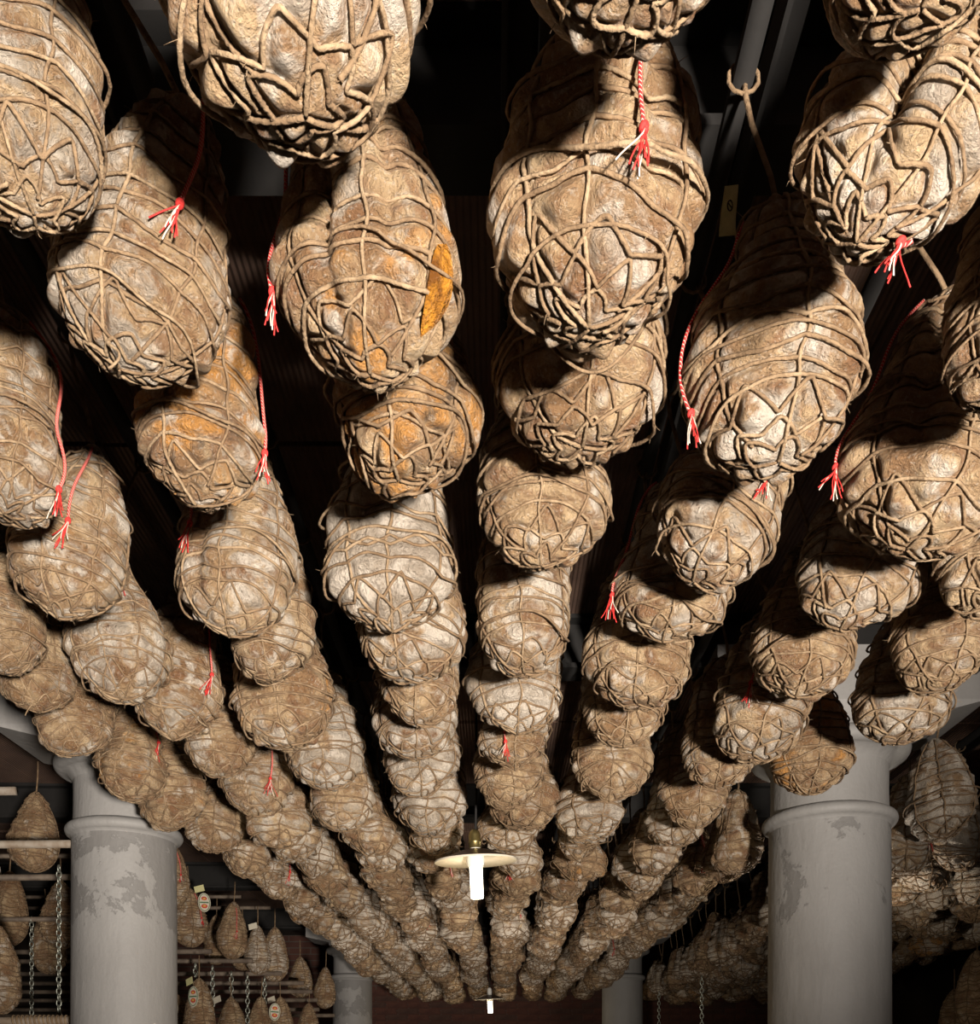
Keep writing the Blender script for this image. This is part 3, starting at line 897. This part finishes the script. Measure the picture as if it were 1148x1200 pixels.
ROWP = {k: float(np.mean([solve(e[1], e[2], e[3], e[4])[1] for e in NEAR if e[0] == k])) for k in ROWX}
rowcount = {}
lastd = {}
rod_x = {k: [] for k in ROWX}
for i, (row, x, yb, wpx, h, roll, pitch, tone, opt, label, ex) in enumerate(NEAR):
    D, X, W = solve(x, yb, wpx, h)
    n = rowcount[row] = rowcount.get(row, 0) + 1
    if row in lastd and D - lastd[row] < 0.205: D2 = lastd[row] + 0.205; X *= D2 / D; W *= D2 / D; D = D2
    lastd[row] = D
    sh = Shape(100 + i * 7, **opt)
    root = empty('netted_ham', (X, D, CZ + h), (math.radians(pitch), math.radians(roll), 0), W)
    tag(root, label or 'netted cured ham, %s from the front %s' % (ORD[n - 1], ROWTXT[row]), 'ham', GROUP)
    big = wpx > 140
    if big: build_ham(root, sh, 112, 92, 1, 5, tone, True, 60)
    elif wpx > 100: build_ham(root, sh, 80, 64, 2, 5, tone, True, 40)
    else: build_ham(root, sh, 64, 52, 2, 4, tone, True, 24)
    cr = cord_to_rod(root, sh.top_point(), M['twine'], row)
    rod_x[row].append((D, X + 0.0))
    if 'tassel' in ex:
        t0, u0 = find(root, sh, *ex['tassel'])
        tassel(root, sh, t0, u0, W, i, ex.get('start', max(.93, u0 + .02)))
    if 'end' in ex: twine_end(root, sh, ex['end'][0], ex['end'][1], i)
    if 'torn' in ex:
        t0, u0 = find(root, sh, *ex['torn'])
        f = np.linspace(-1, 1, 13); g = np.linspace(-1, 1, 7)
        A_, B_ = np.meshgrid(f, g, indexing='ij')
        wd = 0.21 * np.sqrt(np.clip(1 - A_ ** 2, 0, 1))
        P, nn = sh.base(t0 + B_ * wd + A_ * -0.10, u0 + A_ * 0.105)
        P = P + nn * (0.004 + 0.028 * (1 - B_ ** 2) * (1 - A_ ** 2) + 0.012 * np.sin(B_ * 6))[..., None]
        q = [(a * 7 + b, a * 7 + b + 1, a * 7 + b + 8, a * 7 + b + 7) for a in range(12) for b in range(6)]
        o = link('torn_casing', np_mesh('torn_casing', P, q), M['fat'], root)
        o['label'] = 'bright yellow fat showing through torn casing'
    if 'slip' in ex:
        # yellow paper slip stuck in the cord at the top left
        t0, u0 = find(root, sh, 842, 262)
        p = sh.surf(t0, u0, 0.03)[0] + np.array([-.15, -.10, -.13])
        f = np.linspace(0, 1, 6)
        vv = []
        for k in f:
            for s_ in (0, 1):
                vv.append((p[0] + 0.03 * k + 0.09 * s_ - 0.02 * k * s_, p[1] - 0.03 - 0.03 * s_ + 0.02 * math.sin(k * 4), p[2] - 0.02 + 0.27 * k - 0.02 * s_))
        q = [(2 * k, 2 * k + 1, 2 * k + 3, 2 * k + 2) for k in range(5)]
        me = np_mesh('paper_slip', vv, q)
        o = link('paper_slip', me, M['yellow_paper'], root)
        o['label'] = 'yellow paper slip with a black mark'
        so = o.modifiers.new('thickness', 'SOLIDIFY'); so.thickness = 0.004
        a = np.linspace(0, 2 * PI, 12, endpoint=False)
        c = np.array(p) + np.array([0.055, -0.06, 0.12])
        mk = MB().tube(np.stack([c[0] + 0.014 * np.cos(a), c[1] - 0.005 + 0 * a, c[2] + 0.03 * np.sin(a)], -1), 0.004, 4, True)
        mk.tube([(c[0] - 0.01, c[1] - 0.005, c[2] + 0.015), (c[0] + 0.008, c[1] - 0.005, c[2] - 0.01)], 0.004, 4)
        link('printed_mark', mk.mesh('printed_mark'), M['ink'], o)

# ---- library of hams for the rest of the rows
lib = []
for v in range(12):
    lib.append(Shape(3000 + v * 13, L=1.45 + 0.05 * (v % 5), n_rib=6 + v % 3, n_hoop=8, rib_depth=.035, hoop_depth=.048, loose=.08, lump=.09, deep=2.1,
                     chev=.035, zig=3, tw=.0115, clefts=((-1.9 + .2 * v, .25, .06),) if v % 3 == 0 else ()))
MID, FAR = [], []
for k, s in enumerate(lib):
    def mk(nu, nv, step, sides, twm):
        vv, qq = s.body(nu, nv)
        me = np_mesh('casing', vv, qq); me.materials.append(M['casing'])
        mb = MB()
        for st in s.str: mb.tube(s.strand_pts(st, step), s.tw * twm, sides, st[5])
        mn = mb.mesh('twine_net'); mn.materials.append(M['twine'])
        return me, mn
    MID.append(mk(52, 42, 3, 4, 1.1))
    FAR.append(mk(34, 28, 5, 3, 1.2) if k < 7 else MID[-1])

cells = []   # (d, row, X, W, h, rotz, variant, tone)
rng = random.Random(21)
for row, (xa, xb) in ROWX.items():
    d = lastd[row] + 0.33
    while d < 10.35:
        X = xa + (xb - xa) * (d - 3) / 7 + rng.uniform(-0.025, 0.025)
        hit = False
        for (cx, cy, cr) in ((-1.462, 3.7, .20), (1.24, 3.5, .23), (-1.345, 8.8, .19), (1.185, 8.8, .2)):
            if math.hypot(X - cx, d - cy) < cr + 0.14: hit = True
        if not hit:
            cells.append((d, row, X, rng.uniform(.20, .24), HB + rng.uniform(-.035, .03)))
        d += rng.uniform(0.29, 0.36)
for k, row in enumerate('abcdef'):
    x0 = 1.66 + k * 0.31
    d = max(3.35, 1.94 * x0 + 0.02) + rng.uniform(0, .2)
    while d < 10.35:
        cells.append((d, row, x0 + rng.uniform(-.02, .02), rng.uniform(.21, .26), HB + rng.uniform(-.05, .03)))
        d += rng.uniform(0.28, 0.36)
fixed = np.array([(r_.location.x, r_.location.y, r_.scale[0]) for r_ in C.objects if r_.name.startswith('netted_ham')])
arr = np.array([(c[2], c[0], c[3]) for c in cells])
posts = np.array([(-1.462, 3.7, .44), (1.24, 3.5, .48), (-1.345, 8.8, .42), (1.185, 8.8, .43), (-.072, 3.3, .06), (-.058, 8.8, .06), (1.58, 4.28, .08)])
other = np.concatenate([fixed, posts])
for it in range(60):
    for B in (arr, other):
        dx = arr[:, None, 0] - B[None, :, 0]; dy = arr[:, None, 1] - B[None, :, 1]
        dist = np.hypot(dx, dy) + 1e-6
        need = (arr[:, None, 2] + B[None, :, 2]) * 0.5 * 1.12
        ov = np.clip(need - dist, 0, None)
        if B is arr: np.fill_diagonal(ov, 0)
        ov *= 0.35
        arr[:, 0] += (ov * dx / dist).sum(1) * 0.6; arr[:, 1] += (ov * dy / dist).sum(1)
cells = [(float(a[1]), c[1], float(a[0]), c[3], c[4]) for a, c in zip(arr, cells) if a[1] < 10.8]
cells.sort()
LIMIT = 300 - len(NEAR)
tail = cells[LIMIT:]
cells = cells[:LIMIT]
for (d, row, X, W, h) in cells:
    n = rowcount[row] = rowcount.get(row, 0) + 1
    k = rng.randrange(12)
    me, mn = (MID if d < 5.2 else FAR)[k]
    root = empty('netted_ham', (X, d, CZ + h), (math.radians(rng.uniform(-6, 6)), math.radians(rng.uniform(-7, 7)), rng.uniform(0, 6.28)), W)
    tag(root, 'netted cured ham, %s from the front %s' % (ORD[n - 1], ROWTXT[row]), 'ham', GROUP)
    b = link('casing', me, None, root)
    b.color = (max(0, rng.gauss(.22, .2)), rng.uniform(.45, .9), rng.uniform(.05, .35), 1)
    link('twine_net', mn, None, root)
    cord_to_rod(root, lib[k].top_point(), M['twine'], row)
    if row in rod_x: rod_x[row].append((d, X))
    if rng.random() < 0.14: tassel(root, lib[k], -1.57 - root.rotation_euler.z + rng.uniform(-.6, .6), rng.uniform(.3, .55), W * 0.8, rng.randrange(999))
def massed(name, items, label):
    mb = MB()
    mb2 = MB()
    for (d, row, X, W, h) in items:
        k = rng.randrange(7)
        m4 = Matrix.LocRotScale(Vector((X, d, CZ + h)), Euler((rng.uniform(-.1, .1), rng.uniform(-.15, .15), rng.uniform(0, 6))), Vector((W, W, W)))
        A4 = np.array(m4)
        for src, dst in ((FAR[k][0], mb), (FAR[k][1], mb2)):
            co = np.empty(len(src.vertices) * 3, np.float32); src.vertices.foreach_get('co', co)
            co = co.reshape(-1, 3) @ A4[:3, :3].T + A4[:3, 3]
            qs = [p.vertices[:] for p in src.polygons if len(p.vertices) == 4]
            ts = [p.vertices[:] for p in src.polygons if len(p.vertices) == 3]
            dst.add(co, qs, ts)
    o = link(name, mb.mesh(name), M['casing'])
    o.color = (.2, .65, .2, 1)
    tag(o, label, 'hams', None, 'stuff')
    link('twine_net', mb2.mesh('twine_net'), M['twine'], o)['kind'] = 'stuff'


massed('far_netted_hams', tail, 'farthest netted hams massed together before the back brick wall')
# the rows go on over the camera and behind it
over = []
for row in ROWX:
    d = solve(*[e for e in NEAR if e[0] == row][0][1:5])[0] - 0.31
    while d > -1.3:
        if d < 1.9: over.append((d, row, ROWP[row] + rng.uniform(-.02, .02), rng.uniform(.215, .245), HB + rng.uniform(-.03, .02)))
        d -= 0.31
massed('overhead_netted_hams', over, 'netted hams of the rows going on above and behind the camera')

# rods the rows hang from
for row, (xa, xb) in ROWX.items():
    o = link('hanging_rod', MB().tube([(rod_at(row, y), y, ROD_Z) for y in (-1.5, 3, 6, 11.1)], 0.016, 8).mesh('hanging_rod'), M['steel'])
    tag(o, 'dark iron rod that carries the hams %s' % ROWTXT[row], 'rod', 'iron rods under the ceiling')
for k, row in enumerate('abcdef'):
    x0 = 1.66 + k * 0.31
    o = link('hanging_rod', MB().tube([(x0, 1.0, ROD_Z), (x0, 11.1, ROD_Z)], 0.016, 8).mesh('hanging_rod'), M['steel'])
    tag(o, 'dark iron rod that carries the hams %s' % ROWTXT[row], 'rod', 'iron rods under the ceiling')


# ------------------------------------------------------------------ lamps
def lamp(x, y, label, energy, kind=0, col=(1.0, 0.80, 0.52)):
    z = CZ + 0.786
    t = empty('pendant_lamp', (x, y, z))
    tag(t, label, 'lamp', 'pendant lamps with flat shades')
    R = 0.144
    prof = [(0.03, 0.030), (0.05, 0.026), (R * 0.6, 0.012), (R, -0.006), (R + 0.002, -0.010), (R, -0.013), (R * 0.6, 0.005), (0.05, 0.018), (0.03, 0.020)]
    sh = link('lamp_shade', MB().lathe(prof[3:], 48).mesh('lamp_shade'), M['enamel'], t)
    link('shade_top', MB().lathe([(p[0], p[1] + 0.001) for p in prof[:4]], 48).mesh('shade_top'), M['enamel_top'], sh)
    cap = [(0.001, 0.100), (0.010, 0.099), (0.017, 0.092), (0.021, 0.08), (0.0215, 0.062), (0.0225, 0.060), (0.0225, 0.055), (0.021, 0.053), (0.021, 0.036), (0.001, 0.034)]
    link('lamp_socket', MB().lathe(cap, 24).mesh('lamp_socket'), M['brass'] if kind == 0 else M['porcelain'], t)
    link('socket_collar', MB().lathe([(0.001, 0.037), (0.019, 0.036), (0.019, 0.028), (0.001, 0.026)], 24).mesh('socket_collar'), M['porcelain'], t)
    link('bulb_base', MB().lathe([(0.001, 0.02), (0.032, 0.018), (0.032, -0.012), (0.029, -0.025), (0.026, -0.03), (0.001, -0.031)], 24).mesh('bulb_base'), M['porcelain'], t)
    link('bulb_tube', MB().lathe([(0.001, -0.03), (0.0225, -0.031), (0.0225, -0.135), (0.020, -0.140), (0.001, -0.141)], 24).mesh('bulb_tube'), M['bulb'], t)
    link('lamp_cord', MB().tube([(0, 0, 0.095), (0.004, 0, 0.3), (0, 0, CEIL - z + 0.01)], 0.004, 6).mesh('lamp_cord'), M['steel'], t)
    for ch in t.children:
        if not ch.name.startswith('lamp_cord'): ch.rotation_euler = (math.radians(5.0), math.radians(-2.5), 0)
    d = bpy.data.lights.new('bulb_light', 'POINT')
    d.energy = energy
    d.color = col
    d.shadow_soft_size = 0.03
    o = bpy.data.objects.new('bulb_light', d)
    C.objects.link(o)
    o.parent = t
    o.location = (0, 0, -0.19)
    return t


lamp(-0.072, 3.30, 'nearer pendant lamp with flat shade, brass socket and lit tube bulb', 2.5)
lamp(-0.058, 8.80, 'smaller pendant lamp with flat shade, far down between the rows', 4, 1)
lamp(1.58, 4.28, 'pendant lamp hidden behind the right column', 13, 1, (1.0, 0.90, 0.76))


# ------------------------------------------------------------------ racks with hanging hams on the left
def rod(x0, x1, y, z, r, mat, label):
    o = link('rack_rod', MB().tube([(x0, y, z), ((x0 + x1) / 2, y, z - 0.004), (x1, y, z)], r, 8).mesh('rack_rod'), M[mat])
    tag(o, label, 'rod', 'rods of the drying racks')
    return o


def px(x, y, d):
    return ((x - VX) / F * d, d, CZ + (VY - y) / F * d)


def rod_px(xa, xb, y, d, r, mat, label):
    a, b = px(xa, y, d), px(xb, y, d)
    return rod(a[0], b[0], d, a[2], r, mat, label)


rod_px(-260, 19, 927, 3.9, .018, 'rod_pale', 'topmost rack rod, its cut end showing at the left edge')
rod_px(-260, 92, 989, 3.66, .016, 'rod_pale', 'grey rack rod whose rusty end meets the left column')
rod_px(-260, 86, 1028, 4.6, .016, 'rod', 'thin dark rack rod below the rusty ended rod')
rod_px(-240, 88, 1077, 5.2, .014, 'rod', 'dark rack rod left of the left column, behind the chain')
rod_px(-200, 92, 1196, 3.9, .018, 'rod_pale', 'lowest rack rod at the bottom left, wound with twine')
for k, (y, d, x1) in enumerate(((1115, 6.3, 248), (1126, 6.6, 296), (1141, 6.9, 330), (1152, 7.2, 356), (1162, 7.5, 366), (1172, 7.8, 372), (1183, 8.1, 374), (1190, 8.5, 392))):
    rod_px(-180, x1, y, d, .017, 'rod', '%s rack rod from the top right of the left column' % ORD[k])

# twine wound on the lowest rod
p = px(60, 1196, 3.9)
f = np.linspace(0, 1, 160)
link('rod_twine', MB().tube(np.stack([p[0] - 0.16 + 0.26 * f, p[1] + 0.022 * np.cos(f * 90), p[2] + 0.022 * np.sin(f * 90)], -1), 0.004, 5).mesh('rod_twine'), M['twine_pale'])
tag(bpy.data.objects['rod_twine'], 'pale twine wound round the lowest rack rod', 'twine')

rack_lib = [Shape(7000 + v * 17, L=1.75 + .12 * v, n_rib=7, n_hoop=12, s0=.36, top=2.2, neck=.30, loose=.03, lump=.04, tw=.011, rib_depth=.025, hoop_depth=.03) for v in range(3)]
RACK = []
for s in rack_lib:
    vv, qq = s.body(52, 44)
    me = np_mesh('casing', vv, qq); me.materials.append(M['casing'])
    mb = MB()
    for st in s.str: mb.tube(s.strand_pts(st, 3), s.tw * 1.1, 4, st[5])
    mn = mb.mesh('twine_net'); mn.materials.append(M['twine'])
    RACK.append((me, mn))


def oval_tag(root, sc, x, y, z, kind, rot=0.0):
    """oval card with a printed border and emblem; sizes in metres"""
    def ell(a, b, dy, th):
        t = np.linspace(0, 2 * PI, 24, endpoint=False)
        v = [(x / sc, (y + dy) / sc, z / sc)] + [((x + a * math.cos(k)) / sc, (y + dy) / sc, (z + b * math.sin(k)) / sc) for k in t]
        n = len(v)
        v += [(q[0], q[1] + th / sc, q[2]) for q in v]
        tr = [(0, 1 + i, 1 + (i + 1) % 24) for i in range(24)] + [(n, n + 1 + (i + 1) % 24, n + 1 + i) for i in range(24)]
        qd = [(1 + i, n + 1 + i, n + 1 + (i + 1) % 24, 1 + (i + 1) % 24) for i in range(24)]
        return MB().add(v, qd, tr)
    if kind == 'oval':
        c = link('oval_tag', ell(.040, .062, 0, .002).mesh('oval_tag', False), M['paper'], root)
        t = np.linspace(0, 2 * PI, 28, endpoint=False)
        link('tag_border', MB().tube(np.stack([(x + .034 * np.cos(t)) / sc, 0 * t + (y - .001) / sc, (z + .055 * np.sin(t)) / sc], -1), .0022 / sc, 4, True).mesh('tag_border'), M['tag_green'], c)
        for dz, mt, a, b in ((.026, 'tag_red', .018, .012), (-.024, 'tag_red', .020, .014), (.024, 'tag_yellow', .008, .006), (-.022, 'tag_yellow', .009, .006)):
            o = ell(a, b, -.002 if mt == 'tag_red' else -.003, .001)
            for arr in o.v: arr[:, 2] += dz / sc
            link('tag_emblem', o.mesh('tag_emblem', False), M[mt], c)
        link('tag_band', MB().box((x - .028) / sc, (x + .028) / sc, (y - .003) / sc, (y - .001) / sc, (z - .004) / sc, (z + .004) / sc).mesh('tag_band', False), M['tag_green'], c)
    else:
        vv = [(x - .03, y, z - .02), (x + .03, y - .01, z - .004), (x + .022, y - .01, z + .036), (x - .036, y, z + .02)]
        vv = [(a / sc, b / sc, c / sc) for a, b, c in vv]
        vv += [(a, b + .003 / sc, c) for a, b, c in vv]
        me = MB().add(vv, [(0, 1, 2, 3), (7, 6, 5, 4), (0, 4, 5, 1), (1, 5, 6, 2), (2, 6, 7, 3), (3, 7, 4, 0)]).mesh('card_tag', False)
        link('card_tag', me, M['paper' if kind == 'card' else 'yellow_paper'], root)


# x, bottom y, width px, depth, tone, tags, tassel, label
RK = [
    (38, 1022, 54, 4.35, (.25, .45, .2), [], 0, 'pear shaped ham hanging on the rack left of the left column'),
    (-4, 1190, 56, 4.0, (.2, .6, .15), [], 0, 'pale netted ham cut by the left edge on the lower rack'),
    (8, 1108, 44, 5.3, (.2, .4, .3), ['card'], 0, 'dim ham with a white card on the rack at the left edge'),
    (72, 1112, 46, 5.4, (.2, .5, .2), [], 0, 'dim ham behind the chain left of the left column'),
    (58, 1142, 40, 6.2, (.2, .5, .2), [], 0, 'dim low ham between chain and left edge, on the far rack'),
    (204, 1062, 34, 5.6, (.3, .5, .2), [], 1, 'ham half hidden behind the right side of the left column'),
    (224, 1110, 40, 6.2, (.25, .55, .15), ['oval', 'yellow'], 1, 'rack ham with an oval printed tag right of the left column'),
    (271, 1124, 36, 6.55, (.3, .5, .2), [], 1, 'tall rack ham with red cord between tagged ham and grey hams'),
    (252, 1130, 26, 7.2, (.3, .5, .2), [], 0, 'narrow dim ham behind the tall rack ham'),
    (286, 1138, 30, 7.1, (.3, .5, .2), [], 0, 'small ham tucked low behind the tall rack ham'),
    (302, 1142, 30, 6.8, (.1, .8, .2), ['card'], 0, 'greyish rack ham, left of the touching pair'),
    (322, 1150, 32, 7.0, (.1, .7, .2), [], 0, 'greyish rack ham, right of the touching pair'),
    (352, 1170, 28, 7.9, (.2, .6, .2), [], 0, 'small rack ham next left of the far left column'),
    (380, 1182, 26, 8.2, (.2, .5, .2), [], 0, 'small dark rack ham touching the far left column outline'),
    (233, 1226, 40, 5.8, (.2, .5, .15), ['oval', 'yellow'], 0, 'low rack ham with printed oval tag under the chains'),
    (272, 1228, 34, 6.3, (.2, .5, .15), ['card'], 0, 'low rack ham with white card, second under the chains'),
    (303, 1228, 32, 6.7, (.3, .4, .2), ['oval'], 0, 'low rack ham with oval tag, third under the chains'),
    (330, 1228, 30, 7.1, (.2, .5, .15), ['card'], 0, 'low rack ham with card, fourth under the chains'),
    (208, 1228, 36, 6.6, (.3, .5, .15), ['oval'], 0, 'low rack ham peeping out right of the left column base'),
    (360, 1228, 28, 7.5, (.2, .5, .15), [], 0, 'low rack ham nearest the far left column'),
    (1142, 1205, 46, 6.0, (.2, .4, .3), [], 0, 'dark ham hanging low at the right edge'),
    (1118, 1222, 36, 6.6, (.2, .4, .3), ['card'], 0, 'dark low ham with a pale card near the right edge'),
]
for (k, lbl) in ((2, 'dim rack rod crossing behind the rusty ended rod'), (3, 'dim rack rod holding the ham behind the chain'), (5, 'dim rack rod passing behind the left column'), (9, 'dim rack rod holding the small ham behind the tall rack ham'), (8, 'dim rack rod holding the narrow ham behind the tall rack ham')):
    x, yb, wp, d = RK[k][:4]
    Wk = min(.25, max(.19, wp * d / F))
    z = px(x, yb, d)[2] + rack_lib[k % 3].L * Wk + .14
    rod(-4.6, px(x, yb, d)[0] + .2, d, z, .014, 'rod', lbl)
for k, (x, yb, wp, d, tone, tags, tas, label) in enumerate(RK):
    X, _, Z = px(x, yb, d)
    W = min(.25, max(.19, wp * d / F))
    v = k % 3
    root = empty('rack_ham', (X, d, Z), (0, math.radians(rng.uniform(-3, 3)), rng.uniform(-.5, .5)), W)
    tag(root, label, 'ham', 'hams hanging on the racks')
    b = link('casing', RACK[v][0], None, root); b.color = (*tone, 1)
    link('twine_net', RACK[v][1], None, root)
    L = rack_lib[v].L
    zt = 0.14 / W
    link('hanging_cord', MB().tube([(0, 0, L * .97), (0.01, 0, L + zt * .5), (0, 0, L + zt)], .004 / W, 5).mesh('hanging_cord'), M['twine'], root)
    if tas: tassel(root, rack_lib[v], -1.0, .45, W * .7, k)
    for j, tg in enumerate(tags):
        oval_tag(root, W, (.075 if tg == 'oval' else .05 - .07 * (tg == 'card')), -.125, W * L * (.70 if tg == 'oval' else .9), tg)


def chain(x, y0, y1, d, label, lk=.030):
    a, b = px(x, y0, d), px(x, y1, d)
    n = int((a[2] - b[2]) / (lk * 0.75))
    t = np.linspace(0, 2 * PI, 12, endpoint=False)
    mb = MB()
    for i in range(n):
        z = a[2] - i * lk * .75
        cx, cz = lk * .30 * np.cos(t), lk * .5 * np.sin(t)
        o = 0 * t
        P = np.stack([a[0] + (cx if i % 2 else o), d + (o if i % 2 else cx), z + cz], -1)
        mb.tube(P, lk * .10, 4, True)
    o = link('hanging_chain', mb.mesh('hanging_chain'), M['chain'])
    tag(o, label, 'chain', 'steel chains')


chain(69, 1018, 1215, 4.1, 'long steel chain hanging left of the left column', .034)
for k, (x, y0, d) in enumerate(((229, 1132, 6.0), (249, 1135, 6.2), (271, 1142, 6.5), (290, 1145, 6.6), (310, 1148, 6.8))):
    chain(x, y0, 1225, d, '%s steel chain to the right of the left column' % ORD[k], .045)
chain(37, 1078, 1200, 5.2, 'faint steel chain near the left edge', .036)
chain(822, 1146, 1230, 6.0, 'steel chain nearest the right column, in front of far hams', .036)
chain(772, 1164, 1230, 7.6, 'thin steel chain beside the far right column', .036)
